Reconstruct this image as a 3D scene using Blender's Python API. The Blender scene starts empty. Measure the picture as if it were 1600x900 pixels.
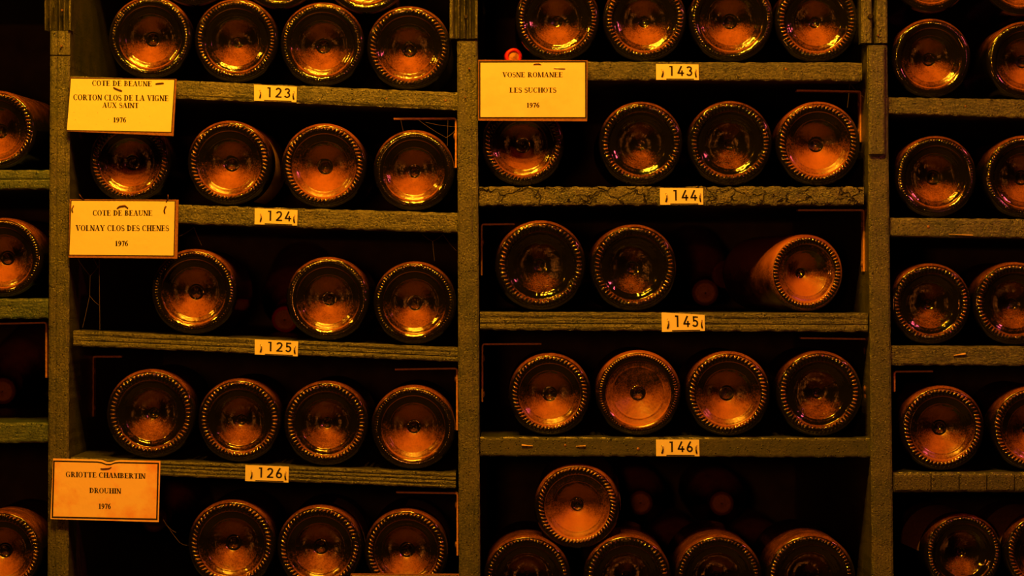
import bpy, bmesh, math, random
from mathutils import Vector, Matrix, noise

# ------------------------------------------------------------------ camera, world, lights
S = bpy.context.scene
COL = S.collection
PXM = 0.0006            # metres per photograph pixel on the rack's front plane (Y = 0)
DIST = 2.6             # camera to front plane

cam_d = bpy.data.cameras.new('camera')
cam_d.lens = 36.0 * DIST / (1600 * PXM)
cam_d.sensor_width = 36.0
cam_d.clip_start = 0.05
cam_d.dof.use_dof = True
cam_d.dof.focus_distance = DIST + 0.005
cam_d.dof.aperture_fstop = 5.6
cam = bpy.data.objects.new('camera', cam_d)
cam.location = (0, -DIST, 0)
cam.rotation_euler = (math.pi / 2, 0, 0)
COL.objects.link(cam)
S.camera = cam

S.view_settings.view_transform = 'Standard'
S.view_settings.look = 'None'
S.view_settings.gamma = 1.0
S.view_settings.exposure = 0.38
S.view_settings.use_curve_mapping = False

world = bpy.data.worlds.new('cellar_dark')
S.world = world
world.use_nodes = True
bg = world.node_tree.nodes['Background']
bg.inputs[0].default_value = (1.0, 0.35, 0.1, 1)
bg.inputs[1].default_value = 0.004

AMBER = (1.0, 0.36, 0.009)


def lamp(name, loc, energy, color, radius):
    d = bpy.data.lights.new(name, 'POINT')
    d.energy = energy
    d.color = color
    d.shadow_soft_size = radius
    o = bpy.data.objects.new(name, d)
    o.location = loc
    COL.objects.link(o)
    return o


# a candelabra of small bulbs hanging in the aisle, above and in front of the rack
for lx, ly, lz, e in ((-0.34, -0.74, 0.98, 13), (-0.24, -0.88, 1.02, 13), (-0.10, -0.72, 1.04, 13), (0.06, -0.86, 1.00, 13),
                      (-0.12, -0.98, 0.96, 13), (-0.30, -0.98, 0.93, 13), (0.02, -0.98, 0.92, 13)):
    lamp('bulb', (lx, ly, lz), e, AMBER, 0.009)
lamp('aisle_lamp', (-1.10, -0.90, 0.80), 12, AMBER, 0.03)
lamp('aisle_lamp', (1.10, -0.90, 0.60), 7, (1.0, 0.09, 0.13), 0.03)
lamp('front_fill', (-0.1, -2.2, 0.02), 8, (1.0, 0.22, 0.02), 0.04)  # unseen fill light, added to brighten the dim neck ends


# ------------------------------------------------------------------ helpers
def P(px, py, y=0.0):
    k = PXM * (1 + y / DIST)
    return Vector(((px - 800) * k, y, (450 - py) * k))


def nz(x, y, z):
    return noise.noise(Vector((x, y, z)))


def mesh_obj(name, verts, faces, mat, parent=None, smooth=False):
    me = bpy.data.meshes.new(name)
    me.from_pydata([tuple(v) for v in verts], [], faces)
    me.update()
    if smooth:
        me.polygons.foreach_set('use_smooth', [True] * len(me.polygons))
    if mat:
        me.materials.append(mat)
    return link(name, me, parent)


def link(name, me, parent=None):
    o = bpy.data.objects.new(name, me)
    COL.objects.link(o)
    if parent is not None:
        o.parent = parent
        if parent.type == 'EMPTY':
            o.matrix_parent_inverse = parent.matrix_basis.inverted()
    return o


def thing(name, label, cat, loc=(0, 0, 0), group=None):
    o = bpy.data.objects.new(name, None)
    o.empty_display_size = 0.02
    o.location = loc
    COL.objects.link(o)
    tag(o, label, cat, group)
    return o


def tag(o, label, cat, group=None):
    o['label'] = label
    o['category'] = cat
    if group:
        o['group'] = group
    return o


def box_v(x0, x1, y0, y1, z0, z1):
    v = [(x0, y0, z0), (x1, y0, z0), (x1, y1, z0), (x0, y1, z0), (x0, y0, z1), (x1, y0, z1), (x1, y1, z1), (x0, y1, z1)]
    f = [(0, 1, 5, 4), (1, 2, 6, 5), (2, 3, 7, 6), (3, 0, 4, 7), (4, 5, 6, 7), (3, 2, 1, 0)]
    return v, f


# ------------------------------------------------------------------ materials
def new_mat(name):
    m = bpy.data.materials.new(name)
    m.use_nodes = True
    nt = m.node_tree
    return m, nt, nt.nodes['Principled BSDF']


def N(nt, t, **kw):
    n = nt.nodes.new(t)
    for k, v in kw.items():
        setattr(n, k, v)
    return n


def noise_node(nt, vec, scale, detail=3, rough=0.6):
    n = N(nt, 'ShaderNodeTexNoise')
    n.inputs['Scale'].default_value = scale
    n.inputs['Detail'].default_value = detail
    n.inputs['Roughness'].default_value = rough
    nt.links.new(vec, n.inputs['Vector'])
    return n.outputs['Fac']


def mapping(nt, vec, scale):
    n = N(nt, 'ShaderNodeMapping')
    n.inputs['Scale'].default_value = scale
    nt.links.new(vec, n.inputs['Vector'])
    return n.outputs['Vector']


def math_node(nt, op, a, b=None, clamp=False):
    n = N(nt, 'ShaderNodeMath', operation=op)
    n.use_clamp = clamp
    for i, x in enumerate((a, b)):
        if x is None:
            continue
        if isinstance(x, (int, float)):
            n.inputs[i].default_value = x
        else:
            nt.links.new(x, n.inputs[i])
    return n.outputs[0]


def remap(nt, v, a, b, c=0.0, d=1.0, smooth=False):
    n = N(nt, 'ShaderNodeMapRange')
    if smooth:
        n.interpolation_type = 'SMOOTHSTEP'
    nt.links.new(v, n.inputs['Value'])
    for k, x in zip(('From Min', 'From Max', 'To Min', 'To Max'), (a, b, c, d)):
        n.inputs[k].default_value = x
    return n.outputs['Result']


def mix_col(nt, fac, a, b):
    n = N(nt, 'ShaderNodeMix', data_type='RGBA')
    nt.links.new(fac, n.inputs[0])
    for i, x in ((6, a), (7, b)):
        if isinstance(x, tuple):
            n.inputs[i].default_value = (*x, 1)
        else:
            nt.links.new(x, n.inputs[i])
    return n.outputs[2]


def bump(nt, h, strength, dist, normal=None):
    n = N(nt, 'ShaderNodeBump')
    n.inputs['Strength'].default_value = strength
    n.inputs['Distance'].default_value = dist
    nt.links.new(h, n.inputs['Height'])
    if normal is not None:
        nt.links.new(normal, n.inputs['Normal'])
    return n.outputs['Normal']


def wood_mat(name, stretch, dark, light, grain=0.5, fine=560.0, oblique=False, grit=1.0, crack=False):
    """Old painted timber: STRETCH scales the grain along the board, FINE is the size of the paint's grit."""
    m, nt, b = new_mat(name)
    tc = N(nt, 'ShaderNodeTexCoord').outputs['Object']
    vec = mapping(nt, tc, stretch)
    if oblique:
        vec.node.inputs['Rotation'].default_value = (0, math.radians(24), 0)
    g = noise_node(nt, vec, 560, 4, 0.65)              # grain
    p = noise_node(nt, tc, 38, 4, 0.6)                 # large patches of wear
    f = noise_node(nt, tc, fine, 2, 0.75)               # grit
    d = noise_node(nt, tc, 330, 2, 0.5)
    v = N(nt, 'ShaderNodeTexVoronoi')
    v.inputs['Scale'].default_value = 420
    nt.links.new(tc, v.inputs['Vector'])
    drop = remap(nt, v.outputs['Distance'], 0.10, 0.34, 1, 0, True)
    keep = remap(nt, noise_node(nt, tc, 210, 1), 0.52, 0.60)
    drop = math_node(nt, 'MULTIPLY', drop, keep)       # scattered blisters in the paint
    c = mix_col(nt, remap(nt, p, 0.35, 0.68), dark, light)
    c = mix_col(nt, remap(nt, g, 0.42, 0.60, 0, grain), c, tuple(x * 0.25 for x in dark))
    c = mix_col(nt, remap(nt, f, 0.58, 0.70, 0, 0.5 * grit), c, tuple(min(1, x * 2.4) for x in light))
    c = mix_col(nt, remap(nt, f, 0.45, 0.36, 0, 0.8 * grit), c, tuple(x * 0.2 for x in dark))
    if crack:                                          # old paint split into flakes
        cv = N(nt, 'ShaderNodeTexVoronoi', feature='DISTANCE_TO_EDGE')
        cv.inputs['Scale'].default_value = 46
        wv = N(nt, 'ShaderNodeVectorMath', operation='ADD')
        wn = N(nt, 'ShaderNodeTexNoise')
        wn.inputs['Scale'].default_value = 90
        nt.links.new(tc, wn.inputs['Vector'])
        ws = N(nt, 'ShaderNodeVectorMath', operation='SCALE')
        ws.inputs['Scale'].default_value = 0.02
        nt.links.new(wn.outputs['Color'], ws.inputs[0])
        nt.links.new(tc, wv.inputs[0])
        nt.links.new(ws.outputs[0], wv.inputs[1])
        nt.links.new(mapping(nt, wv.outputs[0], (0.8, 1, 1.5)), cv.inputs['Vector'])
        gap = remap(nt, cv.outputs['Distance'], 0.01, 0.05, 1, 0, True)
        gap = math_node(nt, 'MULTIPLY', gap, remap(nt, p, 0.40, 0.55))
        c = mix_col(nt, gap, c, (0.012, 0.012, 0.008))
    nt.links.new(c, b.inputs['Base Color'])
    b.inputs['Roughness'].default_value = 0.30
    b.inputs['Specular IOR Level'].default_value = 0.6
    h = math_node(nt, 'ADD', math_node(nt, 'MULTIPLY', g, -0.9 * grain), math_node(nt, 'MULTIPLY', f, 0.6 * grit))
    h = math_node(nt, 'ADD', h, math_node(nt, 'MULTIPLY', d, 0.15))
    h = math_node(nt, 'ADD', h, math_node(nt, 'MULTIPLY', drop, 0.9))
    if crack:
        h = math_node(nt, 'SUBTRACT', h, math_node(nt, 'MULTIPLY', gap, 2.0))
    nt.links.new(bump(nt, h, 1.0, 0.0016), b.inputs['Normal'])
    return m


OLIVE_D, OLIVE_L = (0.064, 0.076, 0.06), (0.118, 0.115, 0.08)
W_POST = wood_mat('painted_upright_wood', (1, 1, 0.16), OLIVE_D, OLIVE_L, 0.35, grit=0.75)
W_POST_TOP = wood_mat('grooved_upright_wood', (1.0, 1, 0.05), OLIVE_D, (0.14, 0.135, 0.095), 0.7)
W_PLY = wood_mat('layered_shelf_wood', (0.06, 1, 1), OLIVE_D, OLIVE_L, 0.75)
W_PAINT = wood_mat('blistered_shelf_paint', (0.3, 1, 1), OLIVE_D, (0.135, 0.13, 0.092), 0.45, grit=0.8)
W_END = wood_mat('oblique_grain_shelf_wood', (0.35, 1, 1.3), OLIVE_D, (0.13, 0.12, 0.083), 0.75, oblique=True, grit=0.8)
W_CRACK = wood_mat('flaking_shelf_paint', (0.5, 1, 1), OLIVE_D, (0.135, 0.12, 0.08), 0.4, grit=0.9, crack=True)
W_STRIP = wood_mat('sawn_strip_ends', (0.8, 1, 0.8), (0.06, 0.068, 0.048), (0.105, 0.098, 0.062), 0.45, grit=0.6)
W_GREEN = wood_mat('green_shelf_paint', (0.2, 1, 1), (0.042, 0.085, 0.077), (0.09, 0.12, 0.09), 0.5, grit=0.6)
W_FLAT = wood_mat('smooth_shelf_paint', (0.4, 1, 1), (0.050, 0.062, 0.045), (0.074, 0.078, 0.052), 0.2, grit=0.3)


def simple_mat(name, col, rough=0.6, metal=0.0, bumps=0.0, bscale=600.0, spec=0.4):
    m, nt, b = new_mat(name)
    tc = N(nt, 'ShaderNodeTexCoord').outputs['Object']
    n = noise_node(nt, tc, bscale, 3)
    nt.links.new(mix_col(nt, remap(nt, n, 0.3, 0.7), tuple(x * 0.65 for x in col), tuple(min(1, x * 1.25) for x in col)), b.inputs['Base Color'])
    b.inputs['Roughness'].default_value = rough
    b.inputs['Metallic'].default_value = metal
    b.inputs['Specular IOR Level'].default_value = spec
    if bumps:
        nt.links.new(bump(nt, n, bumps, 0.001), b.inputs['Normal'])
    return m


M_STONE = simple_mat('cellar_stone', (0.10, 0.085, 0.07), 0.9, bumps=0.6, bscale=40)
M_BACKBOARD = simple_mat('card_backing_board', (0.30, 0.12, 0.055), 0.7, bumps=0.3, bscale=500)
M_FRAME = simple_mat('black_print', (0.012, 0.006, 0.006), 0.6)
M_INK = simple_mat('black_ink', (0.014, 0.007, 0.006), 0.7)
M_STAPLE = simple_mat('rusty_staple_wire', (0.16, 0.07, 0.04), 0.4, 0.8)
M_STAPLE_B = simple_mat('bright_staple_wire', (0.75, 0.6, 0.5), 0.3, 0.7)
M_BRACKET = simple_mat('rusty_bracket_iron', (0.62, 0.30, 0.15), 0.45, 0.1, bumps=0.3, bscale=400)
M_SPLINT = simple_mat('bare_split_wood', (0.75, 0.5, 0.28), 0.6)
M_SCREW = simple_mat('rusty_screw', (0.28, 0.14, 0.07), 0.45, 0.5)
M_WEB = simple_mat('cobweb_thread', (0.16, 0.12, 0.09), 0.9)
M_FOIL = simple_mat('dark_foil_capsule', (0.34, 0.10, 0.05), 0.5, 0.1, bumps=0.2, bscale=300)
M_WAX = simple_mat('red_foil_capsule', (0.9, 0.02, 0.012), 0.4, 0.0, bumps=0.2, bscale=300)
M_CORK = simple_mat('capsule_disc', (0.6, 0.27, 0.12), 0.6, 0.0, bumps=0.4, bscale=500)
M_SCRAP = simple_mat('old_label_paper', (0.42, 0.24, 0.12), 0.85, bumps=0.3, bscale=300)


def paper_mat(name, col, stain, spots=0.5, stains=0.0):
    m, nt, b = new_mat(name)
    tc = N(nt, 'ShaderNodeTexCoord').outputs['Object']
    big = noise_node(nt, tc, 34, 4, 0.6)
    sp = noise_node(nt, tc, 620, 2, 0.5)
    c = mix_col(nt, remap(nt, big, 0.48, 0.70, 0.06, stains), col, stain)
    c = mix_col(nt, remap(nt, sp, 0.69, 0.745, 0, spots), c, (0.12, 0.035, 0.01))
    nt.links.new(c, b.inputs['Base Color'])
    b.inputs['Roughness'].default_value = 0.75
    b.inputs['Specular IOR Level'].default_value = 0.2
    nt.links.new(bump(nt, noise_node(nt, tc, 60, 3), 0.25, 0.002), b.inputs['Normal'])
    return m


PAPER_A = paper_mat('speckled_card_paper', (0.86, 0.86, 0.5), (0.75, 0.6, 0.4), 0.75, 0.2)
PAPER_B = paper_mat('yellowed_card_paper', (0.86, 0.80, 0.5), (0.78, 0.55, 0.35), 0.35, 0.25)
PAPER_C = paper_mat('stained_card_paper', (0.92, 0.68, 0.45), (0.8, 0.26, 0.12), 0.3, 0.75)
PAPER_D = paper_mat('plain_card_paper', (0.90, 0.78, 0.5), (0.85, 0.52, 0.3), 0.2, 0.35)
PAPER_T = paper_mat('number_tag_paper', (0.86, 0.78, 0.5), (0.8, 0.6, 0.4), 0.15, 0.25)


def glass_mat():
    """Near-black green bottle glass under cellar dust that has settled on every upward-facing surface. Its falloff also paints shade above and glow below in the punt.
    Object colour: red = amount of dust, green = seed."""
    m, nt, b = new_mat('dusty_bottle_glass')
    tc = N(nt, 'ShaderNodeTexCoord').outputs['Object']
    info = N(nt, 'ShaderNodeObjectInfo')
    sep = N(nt, 'ShaderNodeSeparateColor')
    nt.links.new(info.outputs['Color'], sep.inputs[0])
    dust, seed = sep.outputs[0], sep.outputs[1]
    off = N(nt, 'ShaderNodeVectorMath', operation='ADD')
    sc = N(nt, 'ShaderNodeVectorMath', operation='SCALE')
    sc.inputs[0].default_value = (37.0, 53.0, 71.0)
    nt.links.new(seed, sc.inputs['Scale'])
    nt.links.new(tc, off.inputs[0])
    nt.links.new(sc.outputs[0], off.inputs[1])
    vec = off.outputs[0]
    geo = N(nt, 'ShaderNodeNewGeometry')
    sn = N(nt, 'ShaderNodeSeparateXYZ')
    nt.links.new(geo.outputs['Normal'], sn.inputs[0])
    up = remap(nt, sn.outputs['Z'], -0.25, 0.65, 0, 1)  # dust falloff, which also paints shade into the punt's upper half
    n1 = noise_node(nt, vec, 62, 4, 0.62)
    n2 = noise_node(nt, vec, 750, 2, 0.6)
    n3 = noise_node(nt, vec, 240, 3, 0.7)
    k = math_node(nt, 'MULTIPLY', up, 0.66)
    k = math_node(nt, 'ADD', k, math_node(nt, 'MULTIPLY', dust, 0.66))
    k = math_node(nt, 'ADD', k, remap(nt, n1, 0.25, 0.75, -0.10, 0.10))
    k = math_node(nt, 'ADD', k, remap(nt, n3, 0.3, 0.7, -0.06, 0.06))
    k = math_node(nt, 'ADD', k, remap(nt, n2, 0.35, 0.65, -0.065, 0.065))
    fac = remap(nt, k, 0.50, 1.28, 0.0, 0.9, True)
    glass = (0.005, 0.0045, 0.002)
    dcol = mix_col(nt, n1, (0.38, 0.112, 0.03), (0.50, 0.165, 0.045))
    nt.links.new(mix_col(nt, fac, glass, dcol), b.inputs['Base Color'])
    nt.links.new(remap(nt, fac, 0.10, 0.85, 0.065, 0.50), b.inputs['Roughness'])
    b.inputs['IOR'].default_value = 1.52
    nt.links.new(remap(nt, fac, 0.1, 0.9, 0.8, 0.2), b.inputs['Specular IOR Level'])
    h = math_node(nt, 'ADD', math_node(nt, 'MULTIPLY', n3, 0.5), math_node(nt, 'MULTIPLY', n2, 0.18))
    nt.links.new(bump(nt, h, 0.17, 0.0012), b.inputs['Normal'])
    return m


M_GLASS = glass_mat()

# ------------------------------------------------------------------ setting
v, f = box_v(-2.4, 2.4, 0.705, 0.82, -1.2, 1.4)
mesh_obj('wall_back', v, f, M_STONE)['kind'] = 'structure'
v, f = box_v(-2.4, 2.4, -2.2, 0.82, -1.3, -1.2)
mesh_obj('floor', v, f, M_STONE)['kind'] = 'structure'

# ------------------------------------------------------------------ the rack
rack = thing('wine_rack', 'olive painted wooden wine rack of uprights and shelves holding all the bottles', 'rack', (0, 0.3, -1.2))


def rough_board(name, TL, TR, BR, BL, y0, depth, nu, nv, mat, parent, amp=0.0005, chip=0.0008, grooves=(), gdepth=0.0012, seed=0.0, along='u'):
    """A board seen edge-on: corners of its front edge in photograph pixels, a worn uneven front, then DEPTH straight back."""
    TL, TR, BR, BL = (P(*c) for c in (TL, TR, BR, BL))
    V, F = [], []
    for i in range(nu + 1):
        u = i / nu
        for j in range(nv + 1):
            w = j / nv
            p = (TL * (1 - u) + TR * u) * (1 - w) + (BL * (1 - u) + BR * u) * w
            t = w if along == 'u' else u            # across the grain
            y = amp * 0.7 * nz(p.x * 60 + seed, p.z * 60, seed) + amp * 0.12 * nz(p.x * 330, p.z * 330 + seed, 3)
            for g in grooves:
                wob = 0.02 * nz(p.x * 25 + g * 9, p.z * 25, seed + 7)
                q = (t - g + wob) / (0.045 if gdepth < 0.01 else 0.06)
                y += gdepth * math.exp(-q * q) * (0.55 + 0.9 * abs(nz(p.x * 40, p.z * 40, seed + g * 5)))
            edge = min(t, 1 - t)
            sgn = 1 if t > 0.5 else -1
            ch = chip * max(0.0, 0.25 + nz(p.x * 140 + seed * 3, p.z * 140 + sgn * 4, 5))
            fall = max(0.0, 1 - edge / 0.13)
            y += (0.0007 + ch * 1.6) * fall * fall
            if edge == 0:
                d = Vector((0, 0, -sgn)) if along == 'u' else Vector((-sgn, 0, 0))
                p = p - d * (ch * 0.6)
            V.append((p.x, y0 + 0.0005 + y, p.z))
            
    idx = lambda i, j: i * (nv + 1) + j
    for i in range(nu):
        for j in range(nv):
            F.append((idx(i, j), idx(i, j + 1), idx(i + 1, j + 1), idx(i + 1, j)))
    # straight sides going back
    loop = [idx(i, 0) for i in range(nu + 1)] + [idx(nu, j) for j in range(1, nv + 1)] + [idx(i, nv) for i in range(nu - 1, -1, -1)] + [idx(0, j) for j in range(nv - 1, 0, -1)]
    base = len(V)
    for k in loop:
        V.append((V[k][0], y0 + depth, V[k][2]))
    L = len(loop)
    for k in range(L):
        k2 = (k + 1) % L
        F.append((loop[k], loop[k2], base + k2, base + k))
    F.append(tuple(base + k for k in range(L - 1, -1, -1)))
    o = mesh_obj(name, V, F, mat, parent)
    return o


FLOOR_PY = 450 + 1.2 / PXM


def upright(cs_low, cs_up, holes, low_grooves=(), up_grooves=(), seed=0.0, y_low=-0.004, y_up=-0.007, cut=None):
    """One upright: a long board to the floor and the short grooved block above it. cs_low: left and right edges at two heights."""
    (ya, la, ra), (yb, lb, rb) = cs_low
    at = lambda y: (la + (lb - la) * (y - ya) / (yb - ya), ra + (rb - ra) * (y - ya) / (yb - ya))
    l2, r2 = at(960)
    y_top = ya
    if cut:
        la, ra = at(cut + 1.0)
        ya = cut + 1.0
    o = rough_board('upright', (la, ya), (ra, ya), (r2, 960), (l2, 960), y_low, 0.70, 12, 300, W_POST, rack, 0.0005, 0.0008, low_grooves, 0.0008, seed, 'v')
    if cut:                                # the short length above a saw cut
        lc, rc = at(cut - 1.0)
        lt, rt = at(y_top)
        rough_board('inner_length', (lt + 0.6, y_top), (rt - 0.6, y_top), (rc - 0.6, cut + 0.9), (lc + 0.6, cut + 0.9), y_low + 0.0085, 0.69, 4, 20, W_POST, o, 0.0002, 0.0002, (), 0, seed + 5, 'v')
        rough_board('short_length', (lt, y_top), (rt, y_top), (rc, cut - 1.0), (lc, cut - 1.0), y_low, 0.008, 12, 24, W_POST, o, 0.0005, 0.0008, low_grooves, 0.0008, seed + 4, 'v')
        la, ra = lt, rt
        ya = y_top
    l3, r3 = at(FLOOR_PY)
    rough_board('lower_length', (l2, 960.2), (r2, 960.2), (r3, FLOOR_PY - 0.5), (l3, FLOOR_PY - 0.5), y_low, 0.70, 4, 20, W_POST, o, 0.0002, 0.0002, (), 0, seed, 'v')
    if cs_up:
        lu, ru, yu = cs_up
        rough_board('upper_block', (lu, -560), (ru, -560), (ru, -60.2), (lu, -60.2), y_up, 0.02, 6, 20, W_POST_TOP, o, 0.0003, 0.0003, up_grooves, 0.0016, seed + 2, 'v')
        rough_board('upper_length', (la + 1, -560), (ra - 1, -560), (ra - 1, ya - 0.5), (la + 1, ya - 0.5), 0.0145, 0.68, 4, 20, W_POST, o, 0.0002, 0.0002, (), 0, seed + 3, 'v')
        rough_board('upper_block', (lu, -60), (ru, -60), (ru, yu), (lu, yu), y_up, 0.02, 48, 60, W_POST_TOP, o, 0.0004, 0.0006, up_grooves, 0.013, seed + 1, 'v')
    for hx, hy, hr in holes:
        c = P(hx, hy, y_low - 0.0018 if hy > (cs_up[2] if cs_up else -99) else y_up - 0.0012)
        bm = bmesh.new()
        bmesh.ops.create_cone(bm, cap_ends=True, segments=14, radius1=hr * PXM, radius2=hr * PXM * 0.75, depth=0.0026, matrix=Matrix.Translation(c) @ Matrix.Rotation(math.pi / 2, 4, 'X'))
        me = bpy.data.meshes.new('nail_head_or_hole')
        bm.to_mesh(me)
        bm.free()
        me.materials.append(M_FRAME if hr > 2.6 else M_SCREW)  # the larger ones are black discs painting the dark of nail holes
        link('nail_head_or_hole', me, o)
    return o


upright(((48.6, 79.5, 110), (900, 75.5, 107.5)), (71.5, 112, 48), [(97, 16, 2.2), (96, 72, 1.8)], (0.34, 0.71), (0.10, 0.28, 0.47, 0.64, 0.83), 1.3, cut=87)
upright(((65, 714.5, 746), (900, 717.5, 750)), (703, 746, 60.5), [(728, 26, 3.6), (733, 107, 1.6), (727, 152, 1.2)], (0.78,), (0.22, 0.42, 0.64, 0.83), 5.1)
upright(((71, 1354.5, 1385.5), (900, 1362, 1395)), (1344.5, 1385, 68), [(1360, 26, 4.2), (1372, 55, 1.6)], (), (0.5,), 9.7)
for lx, sd in ((-560, 12.0), (2010, 15.0)):
    upright(((48, lx, lx + 32), (900, lx, lx + 32)), (lx - 6, lx + 34, 47.5), [], (), (), sd)
# the narrow batten nailed over the upper length of one upright
rough_board('cover_batten', (1355.5, 72), (1380.5, 72), (1380.5, 241), (1355.5, 241), -0.0095, 0.0065, 12, 70, W_POST, rack, 0.0005, 0.0006, (), 0, 21.0, 'v')

SH, SHO = {}, {}


def shelf(key, x0, x1, yt0, yt1, yb0, yb1, mat, grooves=(), seed=0.0, depth=0.70, chip=0.001, amp=0.0006, front=True):
    """A shelf board; pixel heights of its front edge's top and bottom at its two ends."""
    SH[key] = (x0, yt0, x1, yt1)
    n = max(12, int((x1 - x0) / 4))
    SHO[key] = rough_board('shelf', (x0, yt0), (x1, yt1), (x1, yb1), (x0, yb0), 0.0, depth, n, 14, mat, rack, amp, chip, grooves, 0.0013, seed)
    return SHO[key]


PLY = (0.33, 0.66)
# tags 123 to 126
shelf('123', 109.5, 714.5, 118, 144.3, 147, 172, W_PAINT, (0.9,), 2.0)
shelf('124', 109.5, 714.8, 314.5, 332.5, 344.5, 364, W_PAINT, (), 3.0, chip=0.0014)
shelf('125', 114.5, 715.5, 516, 543, 541, 566, W_PLY, PLY, 4.0)
shelf('126', 110.5, 712, 714, 739, 738, 764, W_PLY, (0.28, 0.52, 0.76), 5.0)
shelf('127', 109, 717, 915, 933, 940, 958, W_PLY, PLY, 6.0)
shelf('120', 112.5, 702.5, -232, -222, -204, -194, W_PLY, PLY, 6.5)
# tags 143 to 146
shelf('143', 748, 1347, 95.5, 97.5, 125, 126.5, W_END, (), 7.0)
shelf('144', 749, 1350, 291, 291, 322, 321, W_CRACK, (), 8.0, chip=0.0026, amp=0.0012)
shelf('145', 750, 1356, 487, 489, 516, 519, W_PLY, PLY, 9.0)
shelf('146', 750.5, 1361, 682.5, 684.5, 713, 715, W_FLAT, (), 10.0, amp=0.0003)
shelf('147', 751, 1362, 976, 977, 1005, 1006, W_FLAT, (), 11.0)
shelf('140', 747, 1343.5, -112, -111, -84, -83, W_FLAT, (), 11.5)
# far bay without tags
shelf('A', 1386.5, 2009, 151.5, 162, 178, 197, W_END, (), 12.0)
shelf('B', 1391, 2009, 340, 346, 370, 378, W_PAINT, (), 13.0)
shelf('C', 1392.5, 2009, 539.5, 544, 571, 573, W_END, (), 14.0)
sd = shelf('D', 1395.2, 2009, 738, 738, 769.5, 769.5, W_FLAT, (), 15.0)
shelf('E', 1396.5, 2009, 931, 931, 960, 960, W_FLAT, (), 16.0)
shelf('Z', 1386.5, 2009, -205, -205, -176, -176, W_FLAT, (), 16.5)
# the sawn ends of the core strips that make up one shelf
xs = [1396.5, 1454.3, 1498.3, 1541.5, 1584.6, 1629, 1672, 1716, 1760, 1803, 1847]
for k, (a, b2) in enumerate(zip(xs, xs[1:])):
    rough_board('core_strip', (a + 1.0, 740.2), (b2 - 1.0, 740.2), (b2 - 1.0, 767.3), (a + 1.0, 767.3), -0.0024, 0.0023, 12, 12, W_STRIP, sd, 0.0003, 0.0004, (), 0, 30.0 + k)
# near bay without tags
shelf('G', -528, 77.5, 268, 265.2, 297, 296, W_GREEN, (0.5,), 17.0, chip=0.0016)
shelf('H', -528, 75.5, 473, 465.5, 502, 498, W_GREEN, (), 18.0)
shelf('I', -528, 75, 664, 660, 695, 692, W_GREEN, (), 19.0)
shelf('J', -528, 75, 930, 929, 960, 959, W_GREEN, (), 20.0)
shelf('F', -528, 77.5, -102, -102, -72, -72, W_GREEN, (), 20.5)


# bright slivers of wood and old nails on the shelf edges
def sliver(x0, y0, x1, y1, w, parent, mat, name='splinter'):
    a, b2 = P(x0, y0, -0.001), P(x1, y1, -0.001)
    h = w * PXM / 2
    V = [(a.x, -0.0005, a.z - h * .4), (b2.x, -0.0005, b2.z - h), (b2.x, -0.0005, b2.z + h), (a.x, -0.0005, a.z + h * .4),
         (a.x, -0.0013, a.z), (b2.x, -0.0019, b2.z - h * .5), (b2.x, -0.0019, b2.z + h * .5)]
    mesh_obj(name, V, [(0, 1, 5, 4), (4, 6, 2, 3), (4, 5, 6), (1, 2, 6, 5), (0, 4, 3)], mat, parent)


sliver(1490, 555.5, 1508.5, 553, 3.4, SHO['C'], M_SPLINT)
sliver(832.5, 697, 815, 695.5, 3.0, SHO['146'], M_SPLINT)
sliver(900, 697.4, 915, 696.6, 2.0, SHO['146'], M_SPLINT)
sliver(1482, 366, 1520, 367.6, 1.8, SHO['B'], M_SPLINT)
for key, hx, hy, hr in (('B', 1450.5, 354.5, 2.8), ('123', 696, 157, 2.0), ('123', 604, 154, 1.5), ('146', 997, 701.5, 2.6), ('146', 883, 696, 2.2), ('143', 1228, 108, 2.2), ('A', 1508.5, 166, 1.6)):
    bm = bmesh.new()
    bmesh.ops.create_uvsphere(bm, u_segments=12, v_segments=8, radius=hr * PXM, matrix=Matrix.Translation(P(hx, hy, 0.0006)) @ Matrix.Diagonal((1, 0.6, 1, 1)))
    me = bpy.data.meshes.new('nail_head_or_hole')
    bm.to_mesh(me)
    bm.free()
    me.materials.append(M_SCREW)
    link('nail_head_or_hole', me, SHO[key])


def shelf_z(key, px):
    x0, y0, x1, y1 = SH[key]
    t = (px - x0) / (x1 - x0)
    slope = -(y1 - y0) / (x1 - x0)
    return (450 - (y0 + (y1 - y0) * t)) * PXM, slope


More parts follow.
